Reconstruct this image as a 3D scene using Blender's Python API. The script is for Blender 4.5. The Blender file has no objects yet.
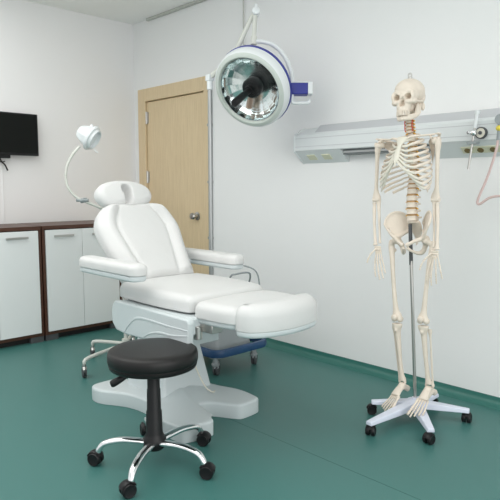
import bpy, bmesh, math, random
from mathutils import Vector, Matrix
random.seed(7)
PI = math.pi
S = bpy.context.scene
COL = S.collection

# ------------------------------------------------------------------ camera, world, light, exposure
cd = bpy.data.cameras.new('camera'); cam = bpy.data.objects.new('camera', cd); COL.objects.link(cam); S.camera = cam
cd.sensor_width = 36.0; cd.lens = 36.0 * 585.0 / 500.0; cd.clip_start = .05
cam.location = (0, 0, 1.17)
cam.rotation_euler = (math.radians(90 - 6.1466), 0, -math.radians(43.889))
S.view_settings.view_transform = 'Standard'; S.view_settings.look = 'None'
S.view_settings.gamma = 1.0; S.view_settings.use_curve_mapping = False
S.view_settings.exposure = .27
W = bpy.data.worlds.new('world'); S.world = W; W.use_nodes = True
bg = W.node_tree.nodes['Background']; bg.inputs[0].default_value = (.97, .99, 1.0, 1); bg.inputs[1].default_value = .82

def area(name, loc, rot, sx, sy, power, color=(1, 1, 1)):
    l = bpy.data.lights.new(name, 'AREA'); l.shape = 'RECTANGLE'; l.size = sx; l.size_y = sy; l.energy = power; l.color = color
    o = bpy.data.objects.new(name, l); COL.objects.link(o); o.location = loc; o.rotation_euler = rot
    return o
area('ceiling_panel_light', (.45, 2.7, 2.63), (0, 0, 0), 2.4, 3.4, 50, (1, .985, .965))
area('ceiling_panel_light', (.2, -.2, 2.63), (0, 0, 0), 2.4, 1.0, 5, (1, .985, .965))
area('rear_fill_light', (.6, -1.5, 1.4), (math.radians(90), 0, 0), 3.4, 2.2, 42, (1, .99, .97))  # unseen fill light added behind the camera, no window stands there

# ------------------------------------------------------------------ materials
def mat(name, col, rough=.5, metal=0., bump=0., bscale=60., var=0., vscale=8., coat=0., spec=.5, stretch=None):
    m = bpy.data.materials.new(name); m.use_nodes = True
    nt = m.node_tree; b = nt.nodes['Principled BSDF']
    b.inputs['Base Color'].default_value = (*col, 1); b.inputs['Roughness'].default_value = rough
    b.inputs['Metallic'].default_value = metal; b.inputs['Coat Weight'].default_value = coat
    b.inputs['Specular IOR Level'].default_value = spec
    tc = nt.nodes.new('ShaderNodeTexCoord'); mp = nt.nodes.new('ShaderNodeMapping')
    nt.links.new(tc.outputs['Object'], mp.inputs[0])
    if stretch: mp.inputs['Scale'].default_value = stretch
    n = nt.nodes.new('ShaderNodeTexNoise'); n.inputs['Scale'].default_value = vscale; n.inputs['Detail'].default_value = 4
    nt.links.new(mp.outputs[0], n.inputs['Vector'])
    mx = nt.nodes.new('ShaderNodeMix'); mx.data_type = 'RGBA'
    mx.inputs[6].default_value = (*[c * (1 - var) for c in col], 1)
    mx.inputs[7].default_value = (*[min(1, c * (1 + var)) for c in col], 1)
    nt.links.new(n.outputs['Fac'], mx.inputs[0]); nt.links.new(mx.outputs[2], b.inputs['Base Color'])
    if bump:
        n2 = nt.nodes.new('ShaderNodeTexNoise'); n2.inputs['Scale'].default_value = bscale; n2.inputs['Detail'].default_value = 3
        nt.links.new(mp.outputs[0], n2.inputs['Vector'])
        bp = nt.nodes.new('ShaderNodeBump'); bp.inputs['Strength'].default_value = bump; bp.inputs['Distance'].default_value = .01
        nt.links.new(n2.outputs['Fac'], bp.inputs['Height']); nt.links.new(bp.outputs[0], b.inputs['Normal'])
    return m

M = {}
M['wall'] = mat('wall_paint', (.83, .832, .828), .75, bump=.05, bscale=90, var=.012, vscale=1.5)
M['wall_l'] = mat('wall_paint_left', (.845, .835, .835), .75, bump=.05, bscale=90, var=.012, vscale=1.5)
M['ceil'] = mat('ceiling_paint', (.93, .93, .91), .85, var=.01)
M['floor'] = mat('vinyl_floor', (.052, .168, .153), .42, var=.13, vscale=220, bump=.015, bscale=300)
M['cove'] = mat('vinyl_cove', (.030, .150, .125), .40, var=.08, vscale=200)
M['seam'] = mat('weld_seam', (.022, .11, .095), .5)
M['trim'] = mat('trim_grey', (.50, .51, .47), .5)
M['alu'] = mat('aluminium', (.40, .41, .41), .38, metal=.75, var=.06, vscale=5, stretch=(30, 30, 1))
M['white'] = mat('white_plastic', (.74, .77, .78), .32, var=.01)
M['wplas'] = mat('cool_white_plastic', (.58, .63, .64), .33, var=.01)
M['vinyl'] = mat('white_vinyl', (.65, .65, .642), .50, bump=.12, bscale=22, var=.015, vscale=12)
M['chrome'] = mat('chrome', (.85, .86, .87), .12, metal=1)
M['steel'] = mat('brushed_steel', (.52, .51, .49), .3, metal=1)
M['black'] = mat('black_plastic', (.008, .008, .009), .42, spec=.35)
M['leather'] = mat('black_leatherette', (.009, .008, .008), .42, bump=.05, bscale=260, spec=.35)
M['rubber'] = mat('grey_rubber', (.07, .075, .08), .6)
M['screen'] = mat('screen', (.003, .004, .003), .3, spec=.2)
M['lam'] = mat('cabinet_white_laminate', (.80, .82, .82), .35, var=.008)
M['brown'] = mat('walnut_laminate', (.075, .028, .015), .4, var=.35, vscale=9, stretch=(1, 8, 8))
M['toe'] = mat('plinth_black', (.012, .012, .012), .7)
M['blue'] = mat('blue_plastic', (.022, .030, .26), .35)
M['dblue'] = mat('navy_bumper', (.018, .065, .16), .45)
M['gplas'] = mat('grey_plastic', (.30, .33, .34), .45)
M['stand'] = mat('lavender_white_enamel', (.70, .73, .84), .35)
M['bone'] = mat('bone_plastic', (.74, .655, .56), .55, bump=.10, bscale=70, var=.07, vscale=35)
M['cart'] = mat('cartilage_plastic', (.70, .67, .58), .5, var=.03, vscale=40)
M['disc'] = mat('disc_tan', (.42, .26, .12), .6)
M['nerve'] = mat('nerve_yellow', (.75, .42, .06), .5)
M['artery'] = mat('artery_red', (.62, .05, .035), .45)
M['sockety'] = mat('yellowed_socket_plate', (.66, .66, .50), .5)
M['hole'] = mat('socket_hole', (.16, .12, .04), .6)
M['rail'] = mat('headwall_enamel', (.72, .75, .755), .4, var=.01)
M['rail_g'] = mat('headwall_grey_strip', (.55, .56, .58), .45)
M['rail_d'] = mat('headwall_recess', (.17, .19, .19), .6)
M['hose'] = mat('pink_hose', (.66, .50, .48), .4)
M['yellow'] = mat('yellow_plastic', (.75, .62, .08), .4)
M['bezel'] = mat('lamp_bezel', (.55, .60, .56), .4)
M['mirror'] = mat('reflector_mirror', (.80, .86, .86), .16, metal=1)
M['copper'] = mat('bulb_cage', (.42, .33, .27), .3, metal=.8)
M['tube'] = mat('ivory_tube', (.62, .63, .58), .35)
M['clear'] = mat('clear_glass', (1, 1, 1), .02)
_b = M['clear'].node_tree.nodes['Principled BSDF']; _b.inputs['Transmission Weight'].default_value = 1; _b.inputs['IOR'].default_value = 1.12
# light maple veneer with fine upright grain
def wood_mat():
    m = mat('maple_veneer', (.60, .45, .27), .45)
    nt = m.node_tree; b = nt.nodes['Principled BSDF']
    tc = nt.nodes.new('ShaderNodeTexCoord'); mp = nt.nodes.new('ShaderNodeMapping'); mp.inputs['Scale'].default_value = (40, 40, 1.6)
    n = nt.nodes.new('ShaderNodeTexNoise'); n.inputs['Scale'].default_value = 3.5; n.inputs['Detail'].default_value = 6; n.inputs['Roughness'].default_value = .65
    r = nt.nodes.new('ShaderNodeValToRGB'); e = r.color_ramp.elements
    e[0].position = .3; e[0].color = (.63, .485, .295, 1); e[1].position = .72; e[1].color = (.76, .61, .40, 1)
    nt.links.new(tc.outputs['Object'], mp.inputs[0]); nt.links.new(mp.outputs[0], n.inputs['Vector'])
    nt.links.new(n.outputs['Fac'], r.inputs[0]); nt.links.new(r.outputs[0], b.inputs['Base Color'])
    return m
M['wood'] = wood_mat()

# ------------------------------------------------------------------ object helpers
def setp(o, label=None, cat=None, group=None, kind=None):
    if label: o['label'] = label
    if cat: o['category'] = cat
    if group: o['group'] = group
    if kind: o['kind'] = kind
    return o

def full(o):
    m = Matrix.Identity(4)
    while o is not None:
        m = Matrix.Translation(o.location) @ o.rotation_euler.to_matrix().to_4x4() @ m
        o = o.parent
    return m

def thing(name, label, cat, loc, rot=(0, 0, 0), group=None):
    o = bpy.data.objects.new(name, None); COL.objects.link(o); o.location = loc; o.rotation_euler = rot
    o.empty_display_size = .1
    return setp(o, label, cat, group)

def obj(name, bm, m, parent=None, bevel=0, seg=2, space='world', smooth=True, label=None, angle=40, kind=None):
    me = bpy.data.meshes.new(name)
    if isinstance(bm, bpy.types.Mesh): me = bm
    else:
        bmesh.ops.recalc_face_normals(bm, faces=bm.faces)
        bm.to_mesh(me); bm.free()
    ms = m if isinstance(m, (list, tuple)) else [m]
    me.materials.clear()
    for x in ms: me.materials.append(x)
    o = bpy.data.objects.new(name, me); COL.objects.link(o)
    if parent is not None:
        o.parent = parent
        if space == 'world': me.transform(full(parent).inverted())
    if smooth:
        for p in me.polygons: p.use_smooth = True
        me.set_sharp_from_angle(angle=math.radians(angle))
    if bevel:
        b = o.modifiers.new('bevel', 'BEVEL'); b.width = bevel; b.segments = seg; b.limit_method = 'ANGLE'; b.angle_limit = math.radians(35)
        b.harden_normals = False
        for p in me.polygons: p.use_smooth = True
    if label: o['label'] = label
    if kind: o['kind'] = kind
    return o

def struct(name, bm, m, **k):
    o = obj(name, bm, m, **k)
    if o.parent is None: o['kind'] = 'structure'
    return o

def nb(): return bmesh.new()

def box(bm, a, b, rot=None, piv=None, mi=0):
    vs = [bm.verts.new((x, y, z)) for x in (a[0], b[0]) for y in (a[1], b[1]) for z in (a[2], b[2])]
    if rot is not None:
        p = Vector(piv) if piv is not None else (Vector(a) + Vector(b)) / 2
        for v in vs: v.co = rot @ (v.co - p) + p
    for f in ((0, 1, 3, 2), (4, 6, 7, 5), (0, 4, 5, 1), (2, 3, 7, 6), (0, 2, 6, 4), (1, 5, 7, 3)):
        fc = bm.faces.new([vs[i] for i in f]); fc.material_index = mi
    return vs

def frame(t, ref):
    t = t.normalized(); s = t.cross(ref)
    if s.length < 1e-4: s = t.cross(Vector((1, .1, .03)))
    s.normalize(); return s, s.cross(t).normalized()

def catmull(P, n):
    out = []
    for i in range(len(P) - 1):
        p0 = P[max(i - 1, 0)]; p1 = P[i]; p2 = P[i + 1]; p3 = P[min(i + 2, len(P) - 1)]
        for k in range(n):
            t = k / n
            out.append(tuple(.5 * ((2 * b) + (c - a) * t + (2 * a - 5 * b + 4 * c - d) * t * t + (-a + 3 * b - 3 * c + d) * t ** 3)
                             for a, b, c, d in zip(p0, p1, p2, p3)))
    out.append(tuple(P[-1])); return out

def tube(bm, pts, r, seg=10, ref=(0, 0, 1), sub=0, cap=True, mi=0):
    """swept tube; r = number, list, or list of (side, up) radii"""
    if not isinstance(r, (list, tuple)): r = [r] * len(pts)
    r = [(x, x) if not isinstance(x, (list, tuple)) else x for x in r]
    rows = [tuple(p) + tuple(x) for p, x in zip(pts, r)]
    if sub: rows = catmull(rows, sub)
    ref = Vector(ref); rings = []; n = len(rows); prev = None
    for i, q in enumerate(rows):
        p = Vector(q[:3]); a = Vector(rows[max(i - 1, 0)][:3]); b = Vector(rows[min(i + 1, n - 1)][:3])
        t = b - a
        if t.length < 1e-9: t = Vector((0, 0, 1))
        s, u = frame(t, ref)
        if prev is not None and s.dot(prev) < 0: s = -s; u = -u
        prev = s
        rings.append([bm.verts.new(p + s * max(q[3], 1e-4) * math.cos(2 * PI * k / seg) + u * max(q[4], 1e-4) * math.sin(2 * PI * k / seg)) for k in range(seg)])
    for A, B_ in zip(rings, rings[1:]):
        for k in range(seg):
            f = bm.faces.new((A[k], A[(k + 1) % seg], B_[(k + 1) % seg], B_[k])); f.material_index = mi
    if cap:
        bm.faces.new(rings[0][::-1]).material_index = mi; bm.faces.new(rings[-1]).material_index = mi

def lathe(bm, prof, mtx=None, seg=48, mi=0, arc=None):
    """prof = [(r, h)...] about local z"""
    mtx = mtx or Matrix.Identity(4); rings = []
    for r, h in prof:
        if r < 1e-5: rings.append([bm.verts.new(mtx @ Vector((0, 0, h)))])
        else: rings.append([bm.verts.new(mtx @ Vector((r * math.cos(2 * PI * k / seg), r * math.sin(2 * PI * k / seg), h))) for k in range(seg)])
    for A, B_ in zip(rings, rings[1:]):
        for k in range(seg):
            j = (k + 1) % seg
            if len(A) == 1 and len(B_) == 1: continue
            if len(A) == 1: f = bm.faces.new((A[0], B_[j], B_[k]))
            elif len(B_) == 1: f = bm.faces.new((A[k], A[j], B_[0]))
            else: f = bm.faces.new((A[k], A[j], B_[j], B_[k]))
            f.material_index = mi

def axis(p0, p1):
    p0 = Vector(p0); d = Vector(p1) - p0
    return Matrix.Translation(p0) @ d.to_track_quat('Z', 'Y').to_matrix().to_4x4(), d.length

def cyl(bm, p0, p1, r0, r1=None, seg=24, mi=0):
    m, L = axis(p0, p1); r1 = r0 if r1 is None else r1
    lathe(bm, [(0, 0), (r0, 0), (r1, L), (0, L)], m, seg, mi)

def ball(bm, c, r, seg=16, mi=0, rot=None):
    if not isinstance(r, (list, tuple)): r = (r, r, r)
    n0 = len(bm.verts)
    ret = bmesh.ops.create_uvsphere(bm, u_segments=seg, v_segments=max(8, seg // 2 + 2), radius=1)
    for v in ret['verts']:
        co = Vector((v.co.x * r[0], v.co.y * r[1], v.co.z * r[2]))
        if rot is not None: co = rot @ co
        v.co = co + Vector(c)

def prism(bm, out, z0, z1, top=None, mi=0):
    """vertical extrusion of plan outline; top = optional different top outline"""
    top = top or out
    A = [bm.verts.new((p[0], p[1], z0)) for p in out]; B_ = [bm.verts.new((p[0], p[1], z1)) for p in top]; n = len(out)
    for k in range(n): bm.faces.new((A[k], A[(k + 1) % n], B_[(k + 1) % n], B_[k])).material_index = mi
    bm.faces.new(A[::-1]).material_index = mi; bm.faces.new(B_).material_index = mi

def sm(pts, n=6):
    """closed smooth outline through 2-D points"""
    N = len(pts); out = []
    for i in range(N):
        p0, p1, p2, p3 = (pts[(i + k - 1) % N] for k in range(4))
        for k in range(n):
            t = k / n
            out.append(tuple(.5 * ((2 * b) + (c - a) * t + (2 * a - 5 * b + 4 * c - d) * t * t + (-a + 3 * b - 3 * c + d) * t ** 3) for a, b, c, d in zip(p0, p1, p2, p3)))
    return out

def rrect(x0, x1, y0, y1, r, n=8):
    out = []
    for cx, cy, a0 in ((x1 - r, y1 - r, 0), (x0 + r, y1 - r, 90), (x0 + r, y0 + r, 180), (x1 - r, y0 + r, 270)):
        for k in range(n + 1):
            a = math.radians(a0 + 90 * k / n); out.append((cx + r * math.cos(a), cy + r * math.sin(a)))
    return out

def resample(out, n):
    P = [Vector(p) for p in out]; L = [0]
    for i in range(len(P)): L.append(L[-1] + (P[(i + 1) % len(P)] - P[i]).length)
    res = []; j = 0
    for k in range(n):
        d = L[-1] * k / n
        while L[j + 1] < d: j += 1
        t = (d - L[j]) / max(1e-9, L[j + 1] - L[j]); res.append(P[j].lerp(P[(j + 1) % len(P)], t))
    return res

def pad(out, h, r_top, r_bot, mtx, center=None, hf=None, n=96, rings=16):
    """cushion: outline in local xy, base at z=0, height h, rolled edges, height function hf(x,y,s) added on top"""
    bm = nb(); P = resample(out, n)
    c = Vector(center) if center else sum(P, Vector((0, 0))) / n
    nor = []
    for i in range(n):
        t = (P[(i + 1) % n] - P[i - 1]).normalized(); nn = Vector((t.y, -t.x))
        if nn.dot(P[i] - c) < 0: nn = -nn
        nor.append(nn)
    loops = []
    for k in range(5):                                    # bottom roll
        a = PI / 2 * k / 4; loops.append(([P[i] - nor[i] * r_bot * (1 - math.sin(a)) for i in range(n)], r_bot * (1 - math.cos(a)), None))
    for k in range(7):                                    # top roll
        a = PI / 2 * k / 6; loops.append(([P[i] - nor[i] * r_top * (1 - math.cos(a)) for i in range(n)], h - r_top * (1 - math.sin(a)), k / 6))
    inner = loops[-1][0]
    for k in range(1, rings):
        s = 1 - k / rings; loops.append(([c + (q - c) * s for q in inner], h, 1 + (1 - s)))
    vs = []
    for pts, z, s in loops:
        row = []
        for q in pts:
            dz = 0
            if hf and s is not None: dz = hf(q.x, q.y, s) * min(1, s)
            row.append(bm.verts.new(mtx @ Vector((q.x, q.y, z + dz))))
        vs.append(row)
    for A, B_ in zip(vs, vs[1:]):
        for k in range(n): bm.faces.new((A[k], A[(k + 1) % n], B_[(k + 1) % n], B_[k]))
    cv = bm.verts.new(mtx @ Vector((c.x, c.y, h + (hf(c.x, c.y, 2) if hf else 0))))
    for k in range(n): bm.faces.new((vs[-1][k], vs[-1][(k + 1) % n], cv))
    bm.faces.new(vs[0][::-1])
    return bm

def organic(bm, voxel=.003, smooth=4, cut=None, mtx=None):
    """fuse overlapping shapes into one smooth skin, optionally carving cavities"""
    me = bpy.data.meshes.new('tmp'); bmesh.ops.recalc_face_normals(bm, faces=bm.faces); bm.to_mesh(me); bm.free()
    o = bpy.data.objects.new('tmp', me); COL.objects.link(o)
    r = o.modifiers.new('r', 'REMESH'); r.mode = 'VOXEL'; r.voxel_size = voxel
    c = None
    if cut is not None:
        mc = bpy.data.meshes.new('tmpc'); bmesh.ops.recalc_face_normals(cut, faces=cut.faces); cut.to_mesh(mc); cut.free()
        c = bpy.data.objects.new('tmpc', mc); COL.objects.link(c)
        rc = c.modifiers.new('r', 'REMESH'); rc.mode = 'VOXEL'; rc.voxel_size = voxel
        b = o.modifiers.new('b', 'BOOLEAN'); b.operation = 'DIFFERENCE'; b.object = c; b.solver = 'EXACT'
        r2 = o.modifiers.new('r2', 'REMESH'); r2.mode = 'VOXEL'; r2.voxel_size = voxel
    s = o.modifiers.new('s', 'SMOOTH'); s.factor = .5; s.iterations = smooth
    bpy.context.view_layer.update()
    dg = bpy.context.evaluated_depsgraph_get()
    res = bpy.data.meshes.new_from_object(o.evaluated_get(dg))
    bpy.data.objects.remove(o); bpy.data.meshes.remove(me)
    if c: bpy.data.objects.remove(c); bpy.data.meshes.remove(mc)
    if mtx is not None: res.transform(mtx)
    return res

# ================================================================== ROOM
XR, YL, H = 3.06, 4.72, 2.642
X0, Y0 = -1.6, -1.6
def slab(name, a, b, m): bm = nb(); box(bm, a, b); return struct(name, bm, m, smooth=False)
slab('floor', (X0, Y0, -.06), (XR + .12, YL + .12, 0), M['floor'])
slab('ceiling', (X0, Y0, H), (XR + .12, YL + .12, H + .06), M['ceil'])
slab('wall_left', (X0, YL, 0), (XR + .12, YL + .12, H), M['wall_l'])
DY0, DY1, DZ = 3.645, 4.643, 2.046        # outer edges of the door frame
bm = nb()                                  # right wall around the doorway
box(bm, (XR, Y0, 0), (XR + .12, DY0 + .03, H)); box(bm, (XR, DY1 - .03, 0), (XR + .12, YL, H)); box(bm, (XR, DY0 + .03, DZ - .03), (XR + .12, DY1 - .03, H))
struct('wall_right', bm, M['wall'], smooth=False)
# coved skirting of the vinyl floor
def cove(name, y0, y1):
    bm = nb(); prof = [(XR - .001, -.001), (XR - .058, -.001), (XR - .058, .0008)]
    for k in range(7):
        a = PI / 2 * k / 6; prof.append((XR - .055 + .048 * math.sin(a), .002 + .042 * (1 - math.cos(a))))
    prof += [(XR - .006, .050), (XR - .001, .051)]
    A = [bm.verts.new((x, y0, z)) for x, z in prof]; B_ = [bm.verts.new((x, y1, z)) for x, z in prof]; n = len(prof)
    for k in range(n): bm.faces.new((A[k], A[(k + 1) % n], B_[(k + 1) % n], B_[k]))
    bm.faces.new(A); bm.faces.new(B_[::-1])
    return struct(name, bm, M['cove'])
cove('baseboard_right', Y0, DY0 - .002)
bm = nb(); box(bm, (X0, YL - .012, 0), (XR - .001, YL - .0005, .05)); struct('baseboard_left', bm, M['cove'], bevel=.003)
bm = nb(); box(bm, (1.907, Y0 + .2, 0), (1.910, 2.6, .0005)); struct('trim_1', bm, M['seam'], smooth=False)
# cable trunking under the ceiling
bm = nb(); box(bm, (XR - .028, Y0, H - .022), (XR - .001, 4.47, H - .001)); struct('trim_2', bm, M['trim'], bevel=.002)
# wall cord trunking below the screen
bm = nb(); box(bm, (1.818, YL - .006, .9), (1.825, YL - .0005, 1.37)); struct('trim_3', bm, M['wall_l'], bevel=.002)

# door
dr = bpy.data.objects.new('door_1', None); COL.objects.link(dr); dr.location = (XR, (DY0 + DY1) / 2, 0); dr['kind'] = 'structure'
bm = nb()
fw = .112
box(bm, (XR - .016, DY0, 0), (XR + .11, DY0 + .058, DZ)); box(bm, (XR - .016, DY1 - fw, 0), (XR + .11, DY1, DZ)); box(bm, (XR - .016, DY0 + .058, DZ - fw), (XR + .11, DY1 - fw, DZ))
box(bm, (XR + .050, DY0 + .058, 0), (XR + .11, DY0 + .085, DZ - fw)); box(bm, (XR + .050, DY1 - fw - .03, 0), (XR + .11, DY1 - fw, DZ - fw)); box(bm, (XR + .050, DY0 + .085, DZ - fw - .03), (XR + .11, DY1 - fw - .03, DZ - fw))
obj('door_frame', bm, M['wood'], dr, bevel=.003)
bm = nb(); box(bm, (XR + .004, DY0 + .067, .008), (XR + .044, DY1 - fw - .005, DZ - fw - .006)); leaf = obj('door_leaf', bm, M['wood'], dr, bevel=.002)
for z in (1.79, 1.26, .35):
    bm = nb(); cyl(bm, (XR - .004, DY1 - fw - .002, z - .055), (XR - .004, DY1 - fw - .002, z + .055), .008, seg=12)
    box(bm, (XR - .002, DY1 - fw - .03, z - .05), (XR + .0035, DY1 - fw - .002, z + .05)); obj('hinge', bm, M['steel'], dr)
bm = nb(); mk, _ = axis((XR + .004, 3.815, .93), (XR - .1, 3.815, .93))
lathe(bm, [(0, 0), (.034, 0), (.034, .006), (.016, .010), (.013, .028), (.026, .040), (.030, .055), (.024, .066), (0, .068)], mk, 32); obj('door_knob', bm, M['steel'], leaf)
bm = nb(); box(bm, (XR - .002, DY0 + .058, .86), (XR + .02, DY0 + .0635, .98)); obj('latch_plate', bm, M['steel'], dr)

# ================================================================== CABINETS
def cabinet(x0, x1, split, handles, label):
    yf, yb = 4.222, 4.68
    t = thing('base_cabinet', label, 'cabinet', ((x0 + x1) / 2, 4.45, 0), group='storage cabinets along the wall')
    bm = nb()
    box(bm, (x0, yf, .045), (x0 + .020, yb, .853)); box(bm, (x1 - .020, yf, .045), (x1, yb, .853))
    box(bm, (x0 + .020, yf + .002, .045), (x1 - .020, yb, .070)); box(bm, (x0 + .02, yb - .01, .07), (x1 - .02, yb, .853))
    obj('body', bm, M['brown'], t, bevel=.001)
    bm = nb(); box(bm, (x0 - .0005, yf - .006, .853), (x1 + .0005, yb, .880)); obj('top_panel', bm, M['brown'], t, bevel=.002)
    xs = [x0 + .023] + split + [x1 - .023]
    for a, b in zip(xs, xs[1:]):
        bm = nb(); box(bm, (a + .0015, yf - .010, .072), (b - .0015, yf + .008, .847)); d = obj('door', bm, M['lam'], t, bevel=.0015)
        for h0, h1 in handles:
            if a < h0 < b or a < h1 < b:
                bm = nb(); box(bm, (h0, yf - .034, .792), (h1, yf - .028, .808)); box(bm, (h0 + .015, yf - .029, .795), (h0 + .023, yf - .009, .805)); box(bm, (h1 - .023, yf - .029, .795), (h1 - .015, yf - .009, .805))
                obj('handle', bm, M['steel'], d, bevel=.001)
    bm = nb(); box(bm, (x0 + .02, yf + .045, 0), (x1 - .02, yf + .06, .046)); obj('plinth', bm, M['toe'], t)
    for a in (x0 + .004, x1 - .104):
        bm = nb(); box(bm, (a, yf + .006, 0), (a + .1, yf + .04, .0445)); obj('foot', bm, M['rubber'], t)
    return t
cabinet(1.245, 1.893, [1.56], [(1.622, 1.786), (1.33, 1.49)], 'white and walnut base cabinet cut by the left edge of the picture')
cabinet(1.903, 2.572, [2.224], [(1.985, 2.145), (2.30, 2.46)], 'white and walnut base cabinet nearer the door, half behind the chair')

# ================================================================== SCREEN
t = thing('wall_screen', 'black flat screen television hung on the left wall above the cabinets', 'television', (1.77, YL, 1.58))
bm = nb(); box(bm, (1.45, 4.648, 1.42), (2.095, 4.685, 1.75)); obj('housing', bm, M['black'], t, bevel=.004)
bm = nb(); box(bm, (1.462, 4.645, 1.437), (2.083, 4.6482, 1.738)); obj('display', bm, M['screen'], t)
bm = nb(); box(bm, (1.62, 4.685, 1.46), (1.86, 4.719, 1.70)); box(bm, (1.72, 4.66, 1.395), (1.87, 4.69, 1.425)); obj('bracket', bm, M['black'], t, bevel=.004)
bm = nb(); tube(bm, [(1.79, 4.675, 1.40), (1.80, 4.67, 1.37), (1.83, 4.675, 1.34), (1.85, 4.68, 1.30)], .006, sub=5); tube(bm, [(1.74, 4.67, 1.40), (1.79, 4.665, 1.365), (1.83, 4.68, 1.37)], .004, sub=5)
obj('cable', bm, M['black'], t)

# ================================================================== conduit beside the door
bm = nb(); box(bm, (XR - .024, 3.608, .05), (XR - .001, 3.640, 2.03)); box(bm, (XR - .030, 3.612, .05), (XR - .024, 3.622, 2.03))
for z in (.3, .75, 1.2, 1.65): box(bm, (XR - .032, 3.604, z), (XR - .0005, 3.642, z + .02))
struct('trim_4', bm, M['alu'], bevel=.002)

# ================================================================== HEADWALL (medical rail unit)
t = thing('headwall_unit', 'long white bedhead supply unit fixed to the right wall behind the skeleton', 'medical rail', (XR, 1.2, 1.45))
ya, yb = -.6, 2.644
def sect(bm, prof, y0, y1, mi=0):
    A = [bm.verts.new((x, y0, z)) for x, z in prof]; B_ = [bm.verts.new((x, y1, z)) for x, z in prof]; n = len(prof)
    for k in range(n): bm.faces.new((A[k], A[(k + 1) % n], B_[(k + 1) % n], B_[k])).material_index = mi
    bm.faces.new(A).material_index = mi; bm.faces.new(B_[::-1]).material_index = mi
bm = nb(); sect(bm, [(XR - .001, 1.405), (2.965, 1.405), (2.96, 1.41), (2.96, 1.506), (2.966, 1.512), (XR - .001, 1.560)], ya, yb); obj('body', bm, M['rail'], t)
for z in (1.432, 1.486):
    bm = nb(); box(bm, (2.9585, ya, z), (2.9605, yb - .004, z + .0035)); obj('seam_line', bm, M['rail_g'], t)
bm = nb(); sect(bm, [(2.975, 1.512), (2.985, 1.508), (XR - .002, 1.556), (XR - .002, 1.572), (XR - .012, 1.574)], ya, 2.50); obj('light_diffuser', bm, M['rail_g'], t)
bm = nb(); sect(bm, [(2.958, 1.402), (XR - .0005, 1.325), (XR - .0005, 1.565), (2.962, 1.516), (2.957, 1.506)], yb, yb + .012); obj('end_cap', bm, M['rail'], t, bevel=.002)
for a, b in ((2.27, yb), (ya, 1.66)):
    bm = nb(); sect(bm, [(XR - .001, 1.404), (2.962, 1.404), (XR - .001, 1.328)], a, b); sp = obj('service_box', bm, M['rail'], t)
    ys = (2.535, 2.41) if a > 2 else (1.462, 1.392, 1.325, 1.255)
    for y in ys:
        R_ = Matrix.Rotation(-math.atan2(.076, .097), 3, 'Y')   # follow the sloping underside
        c = Vector((3.010, y, 1.366))
        n_ = Vector((-.076, 0, -.097)).normalized(); u_ = Vector((.097, 0, -.076)).normalized(); v_ = Vector((0, 1, 0))
        mt = Matrix((( u_.x, v_.x, n_.x, c.x), (u_.y, v_.y, n_.y, c.y), (u_.z, v_.z, n_.z, c.z), (0, 0, 0, 1)))
        bm = nb(); vs = box(bm, (-.024, -.033, -.002), (.024, .033, .005))
        for v in vs: v.co = mt @ v.co
        pl = obj('socket', bm, M['sockety'], sp, bevel=.002)
for a, b in ((1.66, 2.27),):
    bm = nb(); box(bm, (2.995, a, 1.372), (XR - .001, b, 1.404)); obj('recess', bm, M['rail_d'], t)
    bm = nb(); box(bm, (2.988, a, 1.382), (2.994, b, 1.394)); obj('recess_rail', bm, M['alu'], t)
for y in (1.462, 1.392, 1.325, 1.255):
    bm = nb(); c = Vector((3.010, y, 1.366)); n_ = Vector((-.076, 0, -.097)).normalized()
    cyl(bm, c + n_ * .004, c + n_ * .009, .017, seg=20); cyl(bm, c + n_ * .008, c + n_ * .0100, .006, seg=12); obj('outlet', bm, M['hole'], t)

t = thing('rail_clamp_holder', 'small upright steel rod with clamps fixed to the bedhead unit', 'clamp', (2.95, 1.41, 1.45))
bm = nb(); cyl(bm, (2.93, 1.418, 1.262), (2.93, 1.384, 1.53), .0055, seg=12); obj('rod', bm, M['steel'], t)
bm = nb(); cyl(bm, (2.93, 1.391, 1.47), (2.93, 1.382, 1.54), .009, seg=16); cyl(bm, (2.93, 1.382, 1.54), (2.93, 1.380, 1.556), .013, seg=16); obj('sleeve', bm, M['white'], t)
bm = nb(); ball(bm, (2.925, 1.396, 1.446), .017); box(bm, (2.918, 1.38, 1.434), (2.9575, 1.41, 1.458)); cyl(bm, (2.90, 1.415, 1.446), (2.925, 1.405, 1.446), .009); obj('clamp', bm, M['chrome'], t, bevel=.002)
bm = nb(); box(bm, (2.915, 1.375, 1.388), (2.9575, 1.425, 1.402)); obj('clamp', bm, M['gplas'], t, bevel=.002)
t = thing('round_gauge', 'round white dial beside the steel rod on the bedhead unit', 'gauge', (2.958, 1.368, 1.444))
bm = nb(); m_, _ = axis((2.958, 1.366, 1.444), (2.9, 1.366, 1.444)); lathe(bm, [(0, 0), (.030, 0), (.030, .016), (.025, .020), (.024, .016)], m_, 32); obj('rim', bm, M['rubber'], t)
bm = nb(); lathe(bm, [(0, .004), (.0245, .004), (.0245, .0175), (0, .018)], m_, 32); obj('dial', bm, M['cart'], t)
bm = nb(); cyl(bm, (2.945, 1.366, 1.444), (2.934, 1.366, 1.444), .009); obj('hub', bm, M['rubber'], t)

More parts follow.
